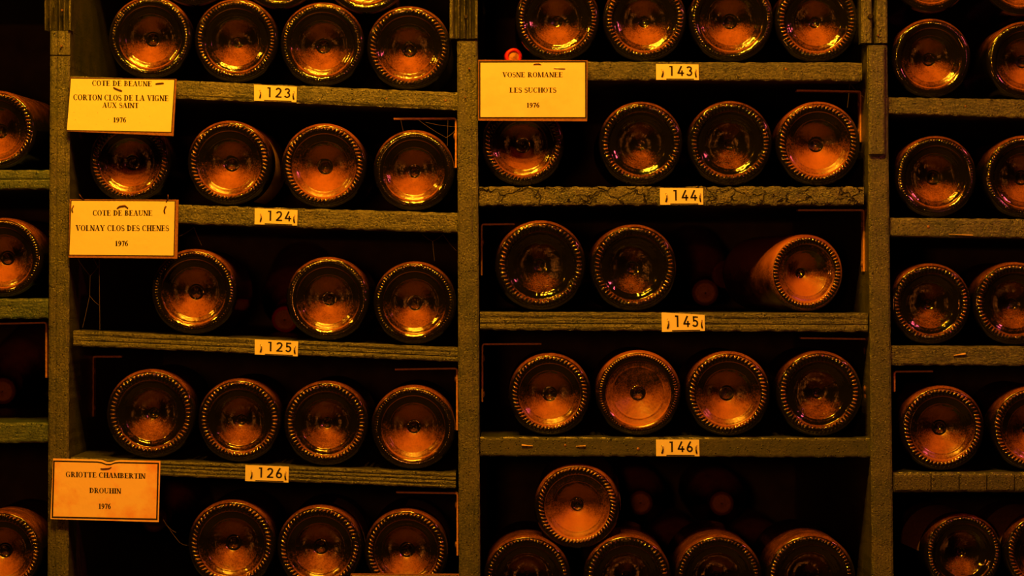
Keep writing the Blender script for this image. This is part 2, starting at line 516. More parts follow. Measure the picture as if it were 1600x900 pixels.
# flat iron angle brackets screwed to the uprights under the shelves
def bracket(vx, vy0, vy1, hx, hy, side, y, screws):
    """vx: the inner face of the vertical leg; hx: the free end of the horizontal leg; side: the way the leg points."""
    t = 2.6
    outer = [(vx, vy1)]
    c = 5.0
    path_o, path_i = [(vx, vy1)], [(vx + side * t, vy1)]
    for k in range(7):
        a = math.pi / 2 * k / 6
        path_o.append((vx + side * (c - c * math.cos(a)), hy + c - c * math.sin(a)))
        path_i.append((vx + side * (t + (c - t) * (1 - math.cos(a))), hy + t + (c - t) * (1 - math.sin(a))))
    path_o.append((hx, hy + (vy0 - hy)))
    path_i.append((hx, hy + (vy0 - hy) + t))
    V, F = [], []
    for yy in (y, y + 0.014):
        for q in (path_o, path_i):
            for x, z in q:
                p = P(x, z, y)
                V.append((p.x, yy, p.z))
    n = len(path_o)
    for i in range(n - 1):
        a, b2, c2, d = i, i + 1, n + i + 1, n + i
        F += [(a, b2, c2, d), (2 * n + a, 2 * n + d, 2 * n + c2, 2 * n + b2), (a, 2 * n + a, 2 * n + b2, b2), (d, c2, 2 * n + c2, 2 * n + d)]
    F += [(0, n, 3 * n, 2 * n), (n - 1, 3 * n - 1, 4 * n - 1, 2 * n - 1)]
    me = bpy.data.meshes.new('bracket')
    me.from_pydata(V, [], F)
    bm = bmesh.new()
    bm.from_mesh(me)
    bmesh.ops.recalc_face_normals(bm, faces=bm.faces)
    bm.to_mesh(me)
    bm.free()
    me.materials.append(M_BRACKET)
    o = link('bracket', me, rack)
    for sy in screws:
        p = P(vx + side * (t + 0.9), sy, y)
        bm = bmesh.new()
        bmesh.ops.create_uvsphere(bm, u_segments=12, v_segments=8, radius=1.0, matrix=Matrix.Translation((p.x, y + 0.005, p.z)) @ Matrix.Diagonal((0.0013, 0.0034, 0.0034, 1)))
        me = bpy.data.meshes.new('screw')
        bm.to_mesh(me)
        bm.free()
        for q in me.polygons:
            q.use_smooth = True
        me.materials.append(M_SCREW)
        link('screw', me, o)


bracket(143.8, 556, 651, 190, 556, 1, 0.145, (580, 637))
bracket(713.6, 184, 262, 615, 183.5, -1, 0.014, (212,))
bracket(715.4, 576, 672, 617, 574.5, -1, 0.014, (592,))
bracket(716.0, 768, 868, 619, 769.5, -1, 0.014, (790, 852))
bracket(1346.0, 140, 222, 1245, 141.5, -1, 0.040, (162, 205))
bracket(1351.2, 327, 424, 1247, 327, -1, 0.030, (350, 412))
bracket(1355.6, 527, 622, 1251, 528.5, -1, 0.030, (548, 608))
bracket(751.2, 349, 430, 804, 349.5, 1, 0.060, (378,))
bracket(752.4, 536, 628, 846, 536.5, 1, 0.060, (560, 616))
bracket(1396.5, 579, 612, 1458, 579.5, 1, 0.012, ())
bracket(79.5 - 6, 505, 590, -20, 503, -1, 0.016, ())

# ------------------------------------------------------------------ bottles
TAU = 2 * math.pi


def lathe(profile, n, fn=None, close_end=False):
    V, F = [], []
    m = len(profile)
    for i in range(n):
        a = TAU * i / n
        for j, (r, y) in enumerate(profile):
            dy = fn(a, j / (m - 1), r) if fn else 0.0
            V.append((r * math.cos(a), y + dy, r * math.sin(a)))
    for i in range(n):
        i2 = (i + 1) % n
        for j in range(m - 1):
            F.append((i * m + j, i * m + j + 1, i2 * m + j + 1, i2 * m + j))
    if close_end:
        F.append(tuple(i * m + m - 1 for i in range(n)))
    return V, F


def lathe_mesh(name, profile, n, mat, fn=None, close_end=False):
    V, F = lathe(profile, n, fn, close_end)
    me = bpy.data.meshes.new(name)
    me.from_pydata([(x * 0.001, y * 0.001, z * 0.001) for x, y, z in V], [], F)
    bm = bmesh.new()
    bm.from_mesh(me)
    bm.normal_update()
    bm.to_mesh(me)
    bm.free()
    me.polygons.foreach_set('use_smooth', [True] * len(me.polygons))
    me.materials.append(mat)
    return me


def body_profile():
    pr = []
    for k in range(11):
        t = math.pi / 2 * k / 10
        pr.append((37.6 + 3.4 * math.sin(t), 0.6 + 6.4 * (1 - math.cos(t))))
    pr += [(41.05, 20), (41, 60), (41, 110), (41, 160)]
    for k in range(1, 13):
        t = k / 12
        s = 0.5 - 0.5 * math.cos(math.pi * t)
        pr.append((41 - 26.3 * s, 160 + 78 * t))
    pr += [(14.4, 270), (14.3, 284), (15.4, 285), (15.4, 291), (14.0, 292)]
    return pr


BODY = lathe_mesh('body', body_profile(), 96, M_GLASS, lambda a, s, r: 0.0, True)
CAPS = {}
for nm, mm in (('dark', M_FOIL), ('red', M_WAX)):
    pr = [(15.7, 238), (15.2, 250), (14.9, 283), (16.0, 284.5), (16.0, 292), (15.3, 293.4), (12.6, 293.8)]
    CAPS[nm] = lathe_mesh('capsule', pr, 40, mm, None, True)
pr = [(12.6, 293.9), (12.2, 294.5), (9.5, 294.3), (9.0, 293.95), (6.0, 294.1), (5.0, 294.8), (1.2, 294.9)]
DISC = lathe_mesh('capsule_disc', pr, 40, M_CORK, None, True)

# kind: ridges, slant, start, end, height, sharpness, punt depth, punt power, nub radius, nub height, embossed marks
KINDS = [
    (60, 0.05, 0.05, 0.97, 1.5, 0.85, 22, 1.4, 4.4, 0.8, 0),     # 0 straight ridges
    (58, 0.55, 0.08, 0.96, 1.5, 0.65, 21, 1.5, 6.6, 1.4, 0),     # 1 slanting ridges
    (70, 0.15, 0.30, 0.97, 1.3, 0.90, 23, 1.4, 4.4, 0.7, 0),     # 2 beads
    (84, 0.10, 0.50, 0.98, 0.7, 0.80, 23, 1.6, 6.8, 1.6, 0),     # 3 small beads
    (90, 0.05, 0.62, 0.98, 0.35, 0.70, 22, 1.5, 6.0, 1.3, 0),    # 4 almost smooth
    (60, 0.20, 0.06, 0.98, 1.6, 0.80, 20, 1.4, 5.4, 0.9, 1),     # 5 crescents and embossed marks
    (60, 0.75, 0.05, 0.95, 1.1, 0.65, 19, 1.6, 5.0, -0.9, 0),    # 6 rope twist
    (96, 0.00, 0.55, 0.98, 0.5, 0.20, 10, 1.3, 6.6, 1.8, 0),     # 7 shallow, tiny beads
]
RING, PUNT, NUB = [], [], []
for ki, (cnt, slant, s0, s1, h, bell, depth, power, nr, nh, marks) in enumerate(KINDS):
    prof = [(37.6 - 6.3 * j / 12, 0.6 - 0.9 * math.sin(math.pi * j / 12) + 0.5 * j / 12) for j in range(13)]

    def ridge(a, s, r, cnt=cnt, slant=slant, s0=s0, s1=s1, h=h, ki=ki):
        # s runs from the heel (0) to the punt (1)
        q = 1 - s
        if q < s0 or q > s1 or s in (0.0, 1.0):
            return 0.0
        t = (q - s0) / (s1 - s0)
        win = math.sin(math.pi * t) ** 0.4
        lump = 0.75 + 0.5 * nz(math.cos(a) * 3 + ki, math.sin(a) * 3, ki * 2.0)
        w = 0.5 + 0.5 * math.cos(cnt * a + slant * TAU * t)
        return -h * win * lump * (w ** 1.4)
    RING.append(lathe_mesh('base_ring', prof, cnt * 8, M_GLASS, ridge))
    pp = [(31.3, 1.1), (31.0, 1.5), (30.6, 2.3), (30.0, 2.8), (29.4, 3.0)]
    steps = 40
    def punt_y(r, depth=depth, power=power, bell=bell, nr=nr, nh=nh):
        q = r / 29.4
        y = 3 + depth * ((1 - bell) * (1 - q ** power) + bell * (0.5 + 0.5 * math.cos(math.pi * q)))
        y -= 0.45 * math.exp(-((r - 24.5) / 0.6) ** 2)          # a faint moulded ring
        if nh > 0:
            y -= nh * (1 / (1 + math.exp((r - nr) / 0.35))) - nh * 2.1 * max(0, 1 - (r / (nr * 0.85)) ** 2)
        else:
            y += nh * math.exp(-((r - nr) / 1.2) ** 2)
        return y
    for j in range(1, steps + 1):
        r = 29.4 * (1 - j / steps) + 0.25 * (j / steps)
        pp.append((r, punt_y(r)))

    def ripple(a, s, r, ki=ki, marks=marks):
        d = 0.22 * nz(r * math.cos(a) * 0.12 + ki * 5, r * math.sin(a) * 0.12, ki) * min(1, max(0, 31.3 - r) / 3) * min(1, r / 5)
        d += 0.10 * nz(r * math.cos(a) * 0.5 + ki * 5, r * math.sin(a) * 0.5, ki + 4) * min(1, max(0, 31.3 - r) / 3) * min(1, r / 5)
        if marks and 24.8 < r < 28.6:
            c = math.sin(a * 31) * math.sin(a * 13 + 1)
            d -= 0.5 * max(0.0, c - 0.35)
        if r < nr:                       # uneven moulded tip
            d += 0.34 * nz(r * math.cos(a) * 0.85 + ki * 7, r * math.sin(a) * 0.85, ki + 11) * min(1, (nr - r) * 1.5)
        return d
    cut = min(range(len(pp)), key=lambda j: abs(pp[j][0] - (nr + 0.9)))
    PUNT.append(lathe_mesh('punt', pp[:cut + 1], 128, M_GLASS, ripple, False))
    tip = pp[cut:cut + 1]
    steps = 14
    for j in range(1, steps + 1):
        r = pp[cut][0] * (1 - j / steps) + 0.2 * (j / steps)
        tip.append((r, punt_y(r)))
    NUB.append(lathe_mesh('punt_nub', tip, 48, M_GLASS, ripple, True))

bottles = []
rng = random.Random(4)
ORD = ['first', 'second', 'third', 'fourth', 'fifth']


def bottle(px, py, r, kind, dust, label, group, fy=0.008, yaw=0.0, pitch=0.0, rest=None, cap='dark', loc=None, name='wine_bottle'):
    R0 = r * PXM * (1 + (fy + 0.007) / DIST)
    sc = R0 / 0.041
    c = P(px, py, fy)
    k = (1 + (fy + 0.007) / DIST) / (1 + fy / DIST)
    c = Vector((c.x * k, fy, c.z * k))
    if rest:
        sx = 800 + c.x / PXM
        z0, m = shelf_z(rest, sx)
        want = z0 + (R0 + 0.0006) * math.sqrt(1 + m * m)
        c.z = want
    if loc is not None:
        c = Vector(loc)
    root = thing(name, label, 'bottle', c, group)
    root.rotation_mode = 'YXZ'
    root.rotation_euler = (math.radians(pitch), rng.uniform(-0.4, 0.4) if kind != 5 else 0, math.radians(yaw))
    root.scale = (sc, sc, sc)
    seed = rng.random()
    for nm, me in (('body', BODY), ('base_ring', RING[kind]), ('punt', PUNT[kind]), ('punt_nub', NUB[kind]), ('capsule', CAPS[cap])):
        o = bpy.data.objects.new(nm, me)
        o.parent = root
        o.color = (0.10 + dust * 0.42 if nm == 'base_ring' else (1.0 if kind == 0 and dust > 0.7 else max(0.25, dust * 0.55)) if nm == 'body' else -0.1 + dust * 0.3 if nm == 'punt_nub' else dust, seed, 0, 1)
        COL.objects.link(o)
    bottles.append((root, c, R0, yaw))
    return root


# (px, py, radius px, kind, dust, label, options)
G = 'wine bottles on the shelf with tag '
ROWS = [
    ('123', [
        (236, 58, 65, 3, .50, 'dusty bottle base above the speckled CORTON card, first on the 123-tagged shelf', {}),
        (370, 62, 66, 2, .40, 'dark bottle base with beaded ring, second from the card on the 123-tagged shelf', {}),
        (504, 70, 66, 3, .48, 'bottle base with bright round nub just past the tag, third on the 123-tagged shelf', {}),
        (639, 74, 66, 1, .50, 'dusty bottle base beside the middle upright, fourth on the 123-tagged shelf', {}),
    ]),
    ('124', [
        (204, 250, 64, 1, .50, 'bottle base half covered between the two upper cards, first on the 124-tagged shelf', {'fy': .016}),
        (359, 252, 66.5, 1, .58, 'dusty bottle base with slanting ridges above the tag, second on the 124-tagged shelf', {'yaw': -2}),
        (507, 261, 66.5, 1, .72, 'brown dust-coated bottle base, third from the card on the 124-tagged shelf', {}),
        (647, 269, 63.5, 4, .58, 'smooth-ringed bottle base against the middle upright on the 124-tagged shelf', {}),
    ]),
    ('125', [
        (304, 456, 67, 3, .50, 'lone bottle base with a gap beside it, under the VOLNAY card, on the 125-tagged shelf', {}),
        (513, 467, 65.5, 4, .50, 'bottle base in front of a reddish neck end, middle one on the 125-tagged shelf', {}),
        (648, 471, 65, 3, .45, 'bottle base touching the middle upright, last on the 125-tagged shelf', {}),
    ]),
    ('126', [
        (237, 646, 70, 0, .28, 'large clean dark bottle base with fine ridges, first on the 126-tagged shelf', {}),
        (375, 655, 65.5, 0, .35, 'dark ridged bottle base above the tag, second on the 126-tagged shelf', {}),
        (510, 660, 66.5, 0, .34, 'dark ridged bottle base past the tag, third on the 126-tagged shelf', {}),
        (646, 666, 66, 4, .62, 'mottled dusty bottle base beside the middle upright on the 126-tagged shelf', {}),
    ]),
    ('127', [
        (363, 854, 69, 1, .42, 'bottle base with slanting ridges, first on the lowest shelf below tag-126', {}),
        (500, 858, 67, 1, .42, 'bottle base between two others on the lowest shelf below tag-126', {}),
        (635, 863, 66, 1, .46, 'bottle base behind the cut-off card edge on the lowest shelf below tag-126', {}),
    ]),
    ('143', [
        (871, 24, 66, 2, .45, 'bottle base above the VOSNE ROMANEE card, first on the 143-tagged shelf', {}),
        (1007, 24, 65.5, 0, .45, 'ridged bottle base past the card, second on the 143-tagged shelf', {}),
        (1142, 26, 66.5, 3, .50, 'bottle base with dark round hollow above and past the tag, third on the 143-tagged shelf', {}),
        (1275, 26, 65.2, 0, .45, 'ridged bottle base next to the upright with a nail hole, on the 143-tagged shelf', {}),
    ]),
    ('144', [
        (817, 222, 65, 1, .48, 'dusty bottle base partly behind the VOSNE ROMANEE card, on the 144-tagged shelf', {'fy': .014}),
        (1001, 226, 66, 0, .14, 'clean black bottle base with a gap before it, on the 144-tagged shelf', {}),
        (1140, 224, 66.5, 0, .14, 'clean black bottle base above and past the tag, on the 144-tagged shelf', {}),
        (1277, 221, 66, 1, .72, 'brown dusty bottle base by the upright, last on the 144-tagged shelf', {}),
    ]),
    ('145', [
        (845, 416, 71, 5, .08, 'large black bottle base with embossed marks beside the middle upright, on the 145-tagged shelf', {'yaw': 2.5}),
        (990, 420, 68, 5, .08, 'black embossed bottle base before the gap, second on the 145-tagged shelf', {'yaw': 3}),
        (1260, 426, 60.5, 0, .80, 'dusty bottle lying askew with its side showing, on the 145-tagged shelf', {'fy': .030, 'yaw': 13}),
    ]),
    ('146', [
        (859, 617, 64.5, 1, .60, 'dusty dark bottle base nearest the middle upright, on the 146-tagged shelf', {}),
        (997, 615, 67, 7, 0.95, 'evenly brown bottle base with bright centre nub, on the 146-tagged shelf', {}),
        (1137, 614, 66.5, 1, .64, 'mottled bottle base with rough hollow above and past the tag, on the 146-tagged shelf', {}),
        (1279, 616, 67, 0, .22, 'clean dark bottle base beside the iron bracket, on the 146-tagged shelf', {}),
    ]),
    ('147', [
        (824, 908, 68.5, 2, .16, 'dark bottle nearest the middle upright in the cut-off bottom row under tag-146', {}),
        (980, 906, 69, 0, .14, 'dark bottle below the one lying on top, second in the bottom row under tag-146', {}),
        (1122, 905, 69, 2, .12, 'dark bottle third along in the cut-off bottom row under tag-146', {}),
        (1266, 906, 70, 2, .12, 'dark bottle last before the upright in the bottom row under tag-146', {}),
    ]),
    ('A', [
        (1454, 88, 62, 4, .48, 'smooth-ringed bottle base on the top untagged shelf, beside the upright', {}),
        (1601, 93, 61, 4, .48, 'smooth-ringed bottle base cut by the frame on the top untagged shelf', {}),
    ]),
    ('B', [
        (1461, 275, 64, 3, .36, 'glossy bottle base beside the upright on the second untagged shelf', {}),
        (1600, 276, 65, 3, .36, 'glossy bottle base cut by the frame on the second untagged shelf', {}),
    ]),
    ('C', [
        (1453, 473, 63.5, 0, .16, 'black ridged bottle base beside the upright on the third untagged shelf', {}),
        (1584, 474, 65, 0, .22, 'black ridged bottle base cut by the frame on the third untagged shelf', {}),
    ]),
    ('D', [
        (1471, 670, 66.5, 1, .56, 'brown bottle base beside the upright on the shelf of sawn strips', {}),
        (1613, 672, 66, 1, .52, 'brown bottle base cut by the frame on the shelf of sawn strips', {}),
    ]),
    ('E', [
        (1504, 866, 61.5, 2, .16, 'black bottle base with a paper label behind it in the lowest untagged row', {'yaw': 4, 'fy': .02}),
        (1630, 868, 62.5, 1, .42, 'brown bottle base cut by the frame in the lowest untagged row', {'yaw': 4, 'fy': .02}),
    ]),
    ('G', [(-4, 200, 62, 1, .50, 'dusty bottle at the upper edge of the near bay, over the green shelf', {'yaw': -3})]),
    ('H', [(6, 401, 62.5, 3, .56, 'bottle with round nub on the second green shelf beside the first upright', {'yaw': -3})]),
    ('J', [(4, 866, 64, 1, .52, 'bottle in the bottom corner beside the stained card', {'yaw': -0.8})]),
]
byname = {}
for key, rows in ROWS:
    g = (G + key) if key.isdigit() else 'wine bottles on untagged shelf ' + key.lower()
    for i, (px, py, r, kind, dust, lab, opt) in enumerate(rows):
        byname[key, i] = bottle(px, py, r, kind, dust, lab, g, rest=key, **opt)

# bottles lying in the hollows of the row beneath
STACK = [
    (303.5, -54, 65, 1, .5, 'bottle above the first two on the 123-tagged shelf, only its bottom rim showing', {}),
    (437, -49.5, 65.2, 3, .5, 'bottle in the hollow above tag-123, only its beaded bottom rim showing', {}),
    (573, -43, 66, 3, .5, 'bottle beside the grooved upright block, only its bottom rim showing above the 123 row', {}),
    (1453, -40.5, 62, 4, .45, 'smooth bottle cut by the frame top, above the top untagged shelf bottle by the upright', {}),
    (1594, -36, 62, 4, .45, 'smooth bottle in the top corner of the untagged bay', {}),
    (898, 795, 67, 6, .86, 'dusty rope-ringed bottle with torn label scraps lying on two others under tag-146', {'yaw': -2, 'pitch': 1.5}),
]
for px, py, r, kind, dust, lab, opt in STACK:
    if px == 898:                     # it touches the two bottles it lies on
        (_, c1, r1, _), (_, c2, r2, _) = [t for t in bottles if t[0] in (byname['147', 0], byname['147', 1])]
        R = r * PXM * (1 + 0.016 / DIST)
        d1, d2, D = r1 + R + 0.0007, r2 + R + 0.0007, math.hypot(c2.x - c1.x, c2.z - c1.z)
        u = (d1 * d1 - d2 * d2 + D * D) / (2 * D)
        h = math.sqrt(max(0, d1 * d1 - u * u))
        ex, ez = (c2.x - c1.x) / D, (c2.z - c1.z) / D
        opt = dict(opt, loc=(c1.x + ex * u - ez * h, 0.009, c1.z + ez * u + ex * h))
    byname['S', px] = bottle(px, py, r, kind, dust, lab, 'wine bottles lying on other bottles', fy=0.009, **opt)


# curved paper left on some bottles
def label_patch(root, y0, y1, a0, a1, mat, name='paper_label', ragged=0.0):
    V, F = [], []
    n, m = 24, 6
    for i in range(n + 1):
        a = math.radians(a0 + (a1 - a0) * i / n)
        for j in range(m + 1):
            t = j / m
            ya, yb = y0 + ragged * nz(a * 9, 1, y0), y1 + ragged * nz(a * 7, 4, y1)
            rr = 41.35 + (0.8 * ragged * 0.3 * abs(nz(a * 6, t * 4, 2)))
            V.append((rr * math.cos(a) * .001, (ya + (yb - ya) * t) * .001, rr * math.sin(a) * .001))
    for i in range(n):
        for j in range(m):
            a = i * (m + 1) + j
            F.append((a, a + 1, a + m + 2, a + m + 1))
    me = bpy.data.meshes.new(name)
    me.from_pydata(V, [], F)
    me.polygons.foreach_set('use_smooth', [True] * len(F))
    me.materials.append(mat)
    o = bpy.data.objects.new(name, me)
    o.parent = root
    COL.objects.link(o)
    return o


top = byname['S', 898]
label_patch(top, 12, 19, 2, 26, M_SCRAP, 'label_scrap', 3.0)
label_patch(top, 36, 44, 10, 32, M_SCRAP, 'label_scrap', 3.0)
label_patch(top, 30, 36, 44, 52, M_SCRAP, 'label_scrap', 2.0)
label_patch(byname['E', 0], 28, 120, 60, 170, M_SCRAP)
label_patch(byname['E', 1], 22, 110, 60, 170, M_SCRAP)
label_patch(byname['127', 1], 34, 110, 10, 95, M_SCRAP, ragged=3.0)
label_patch(byname['127', 2], 40, 120, 10, 95, M_SCRAP)
label_patch(byname['124', 1], 30, 120, -60, 80, M_SCRAP)


# bottles at the back of the rack, stored the other way round: only the neck ends show
def back_bottle(px, py, rest, label, cap='dark', depth=0.33, sc=0.86, flat=False, on_shelf=False):
    tip = P(px, py, depth)
    L, R0 = 0.2949 * sc, 0.0412 * sc
    z0, m = shelf_z(rest, 800 + tip.x / PXM)
    if on_shelf:
        tip.z = z0 + R0 * math.sqrt(1 + m * m) + 0.0008
    h = tip.z - z0
    a = 0.0
    if not flat and h < R0 + 0.0008:        # neck down: tilted so that the shoulder clears the shelf
        a = -math.asin(min(0.3, (R0 + 0.002 - h) / (0.134 * sc)))
    root = thing('wine_bottle', label, 'bottle', (0, 0, 0), 'neck ends of bottles at the back of the rack')
    root.location = tip - L * Vector((0, -math.cos(a), math.sin(a)))
    root.rotation_euler = (a, 0, math.pi)
    root.scale = (sc,) * 3
    seed = rng.random()
    for nm, me in (('body', BODY), ('base_ring', RING[1]), ('punt', PUNT[1]), ('punt_nub', NUB[1]), ('capsule', CAPS[cap]), ('capsule_disc', DISC)):
        o = bpy.data.objects.new(nm, me)
        o.parent = root
        o.color = (0.5, seed, 0, 1)
        COL.objects.link(o)


back_bottle(445, 500, '125', 'reddish neck end glimpsed in the gap behind tag-125', 'red')
back_bottle(1102, 458, '145', 'brown neck end in the gap beside the askew bottle over tag-145')
for bx, wd in ((938, 'by the scrap-labelled bottle'), (1064, 'between the second and third dark bottles'), (1192, 'between the last two dark bottles')):
    back_bottle(bx, 900, '147', 'back bottle low behind the bottom row, ' + wd, on_shelf=True, sc=0.79)
back_bottle(1001, 786, '147', 'very dim neck end in the shadow beside the scrap-labelled bottle', flat=True, sc=0.79)
back_bottle(1128, 787, '147', 'dim round neck end in the dark under tag-146', flat=True, sc=0.79)
# a small red cap lying on the shelf behind the card
rc = P(803, 96.5, 0.05)
z0, _ = shelf_z('143', 800 + rc.x / PXM)
rc.z = z0 + 0.0085
cap = thing('bottle_cap', 'small red round cap with orange centre peeping over the VOSNE ROMANEE card', 'cap', rc)
cap.rotation_euler = (0, 0, math.radians(8))
for nm, pr, mm in (('rim', [(5.0, 2.2), (5.2, 0.6), (6.2, 0.0), (7.6, 0.3), (8.2, 1.4), (8.2, 11), (7.4, 12)], M_WAX), ('centre', [(0.2, 0.9), (2.0, 1.0), (2.6, 1.8), (5.1, 2.2)], M_CORK)):
    o = bpy.data.objects.new(nm, lathe_mesh(nm, pr if nm == 'rim' else pr[::-1], 40, mm, None, True))
    o.parent = cap
    COL.objects.link(o)
back_bottle(240, 845, '127', 'barely lit neck end under the stained card', on_shelf=True, sc=0.85)
back_bottle(3, 612, 'I', 'dim neck end in the near bay on the third green shelf')


# ------------------------------------------------------------------ lettering
def rect(x0, y0, x1, y1):
    return [(x0, y0), (x1, y0), (x1, y1), (x0, y1)]


def arc(cx, cy, rx, ry, wx, wy, a0, a1, n=20):
    out = []
    for i in range(n):
        p = []
        for a, (qx, qy) in ((a0 + (a1 - a0) * i / n, (rx, ry)), (a0 + (a1 - a0) * (i + 1) / n, (rx, ry)), (a0 + (a1 - a0) * (i + 1) / n, (rx - wx, ry - wy)), (a0 + (a1 - a0) * i / n, (rx - wx, ry - wy))):
            a = math.radians(a)
            p.append((cx + qx * math.cos(a), cy + qy * math.sin(a)))
        out.append(p)
    return out


def strip(pts, ws):
    out, L, Rr = [], [], []
    n = len(pts)
    for i in range(n):
        a, b2 = pts[max(0, i - 1)], pts[min(n - 1, i + 1)]
        dx, dy = b2[0] - a[0], b2[1] - a[1]
        l = math.hypot(dx, dy) or 1
        w = (ws[i] if isinstance(ws, (list, tuple)) else ws) / 2
        L.append((pts[i][0] - dy / l * w, pts[i][1] + dx / l * w))
        Rr.append((pts[i][0] + dy / l * w, pts[i][1] - dx / l * w))
    for i in range(n - 1):
        out.append([L[i], Rr[i], Rr[i + 1], L[i + 1]])
    return out


ST, TH, SE = 0.26, 0.135, 0.105


def stem(x, w=ST, y0=0.0, y1=1.0, s=0.07, top=True, bot=True):
    o = [rect(x, y0, x + w, y1)]
    if bot:
        o.append(rect(x - s, y0, x + w + s, y0 + SE))
    if top:
        o.append(rect(x - s, y1 - SE, x + w + s, y1))
    return o


def diag(x0, y0, x1, y1, w):
    return [[(x0, y0), (x0 + w, y0), (x1 + w, y1), (x1, y1)]]


def s_curve():
    pts, ws = [], []
    for i in range(11):
        a = math.radians(35 + 235 * i / 10)
        pts.append((0.30 + 0.22 * math.cos(a), 0.73 + 0.225 * math.sin(a)))
        ws.append(0.08 + 0.10 * (i / 10) ** 2)
    for i in range(1, 11):
        a = math.radians(90 - 235 * i / 10)
        pts.append((0.30 + 0.25 * math.cos(a), 0.27 + 0.235 * math.sin(a)))
        ws.append(0.18 - 0.10 * (i / 10) ** 2)
    return strip(pts, ws)


def nine():
    pts = [(0.50, 0.66), (0.49, 0.45), (0.40, 0.22), (0.22, 0.05), (0.05, 0.0)]
    return arc(0.29, 0.68, 0.28, 0.33, 0.205, 0.10, 0, 360) + strip(pts, [0.21, 0.22, 0.20, 0.14, 0.08])


GLY = {
    'I': (stem(0.08), 0.37),
    'T': (stem(0.29, top=False) + [rect(0, 0.93, 0.79, 1), rect(0, 0.74, 0.05, 1), rect(0.74, 0.74, 0.79, 1)], 0.79),
    'E': (stem(0.08) + [rect(0.2, 0.93, 0.70, 1), rect(0.2, 0.47, 0.55, 0.54), rect(0.2, 0, 0.74, 0.07), rect(0.65, 0.76, 0.70, 1), rect(0.69, 0, 0.74, 0.25), rect(0.5, 0.36, 0.55, 0.65)], 0.76),
    'L': (stem(0.08) + [rect(0.2, 0, 0.72, 0.07), rect(0.67, 0, 0.72, 0.28)], 0.74),
    'H': (stem(0.08) + stem(0.60) + [rect(0.2, 0.47, 0.7, 0.54)], 0.89),
    'N': (stem(0.08, TH) + stem(0.66, TH, bot=False) + diag(0.55, 0, 0.02, 1, 0.24), 0.82),
    'M': (stem(0.08, TH) + stem(0.80, ST) + diag(0.42, 0, 0.05, 1, 0.21) + diag(0.42, 0, 0.83, 1, 0.07), 1.09),
    'A': (diag(0.06, 0, 0.40, 1, 0.08) + diag(0.60, 0, 0.32, 1, 0.23) + [rect(0.2, 0.30, 0.62, 0.37), rect(-0.02, 0, 0.24, SE), rect(0.50, 0, 0.90, SE)], 0.88),
    'V': (diag(0.34, 0, 0.06, 1, 0.23) + diag(0.38, 0, 0.70, 1, 0.08) + [rect(-0.02, 1 - SE, 0.38, 1), rect(0.60, 1 - SE, 0.88, 1)], 0.86),
    'U': ([rect(0.08, 0.3, 0.29, 1), rect(0.68, 0.3, 0.75, 1), rect(0.01, 1 - SE, 0.36, 1), rect(0.58, 1 - SE, 0.85, 1)] + arc(0.415, 0.30, 0.335, 0.31, 0.14, 0.10, 180, 360), 0.86),
    'X': (diag(0.58, 0, 0.04, 1, 0.25) + diag(0.08, 0, 0.66, 1, 0.08) + [rect(-0.02, 0, 0.28, SE), rect(0.48, 0, 0.90, SE), rect(-0.02, 1 - SE, 0.36, 1), rect(0.54, 1 - SE, 0.84, 1)], 0.88),
    'Y': (stem(0.33, top=False, y1=0.5) + diag(0.33, 0.42, 0.04, 1, 0.24) + diag(0.44, 0.42, 0.70, 1, 0.08) + [rect(-0.02, 1 - SE, 0.36, 1), rect(0.60, 1 - SE, 0.86, 1)], 0.86),
    'O': (arc(0.42, 0.5, 0.42, 0.52, 0.21, 0.065, 0, 360, 32), 0.84),
    'C': (arc(0.42, 0.5, 0.42, 0.52, 0.21, 0.07, 45, 318, 26) + [rect(0.69, 0.64, 0.74, 1.0)], 0.77),
    'G': (arc(0.42, 0.5, 0.42, 0.52, 0.21, 0.07, 45, 300, 26) + [rect(0.69, 0.64, 0.74, 1.0), rect(0.56, 0.04, 0.77, 0.44), rect(0.49, 0.40, 0.84, 0.46)], 0.86),
    'D': (stem(0.08) + arc(0.25, 0.5, 0.56, 0.5, 0.21, 0.07, -90, 90) + [rect(0.1, 0.93, 0.3, 1), rect(0.1, 0, 0.3, 0.07)], 0.83),
    'B': (stem(0.08) + arc(0.32, 0.745, 0.33, 0.255, 0.19, 0.07, -90, 90) + arc(0.32, 0.27, 0.39, 0.27, 0.20, 0.07, -90, 90) + [rect(0.2, 0.93, 0.33, 1), rect(0.2, 0, 0.33, 0.07), rect(0.2, 0.48, 0.33, 0.55)], 0.75),
    'R': (stem(0.08) + arc(0.32, 0.73, 0.36, 0.27, 0.20, 0.07, -90, 90) + [rect(0.2, 0.93, 0.33, 1), rect(0.2, 0.46, 0.33, 0.53)] + diag(0.60, 0, 0.32, 0.5, 0.23) + [rect(0.66, 0, 0.88, SE)], 0.87),
    'S': (s_curve() + [rect(0.47, 0.72, 0.52, 1.0), rect(0.04, 0, 0.09, 0.30)], 0.60),
    '1': (stem(0.18, 0.25, top=False) + [[(0.06, 0.86), (0.20, 0.84), (0.40, 1.0), (0.34, 1.0)]], 0.56),
    '9': (nine(), 0.60),
    '6': ([[(0.58 - x, 1 - y) for x, y in q] for q in nine()], 0.60),
    '7': ([rect(0.03, 0.82, 0.58, 1.0), rect(0.03, 0.72, 0.09, 1.0)] + diag(0.14, 0, 0.38, 0.9, 0.20), 0.58),
    ' ': ([], 0.34),
}
W = 0.165


def pts_arc(cx, cy, rx, ry, a0, a1, n=14):
    return [(cx + rx * math.cos(math.radians(a0 + (a1 - a0) * i / n)), cy + ry * math.sin(math.radians(a0 + (a1 - a0) * i / n))) for i in range(n + 1)]


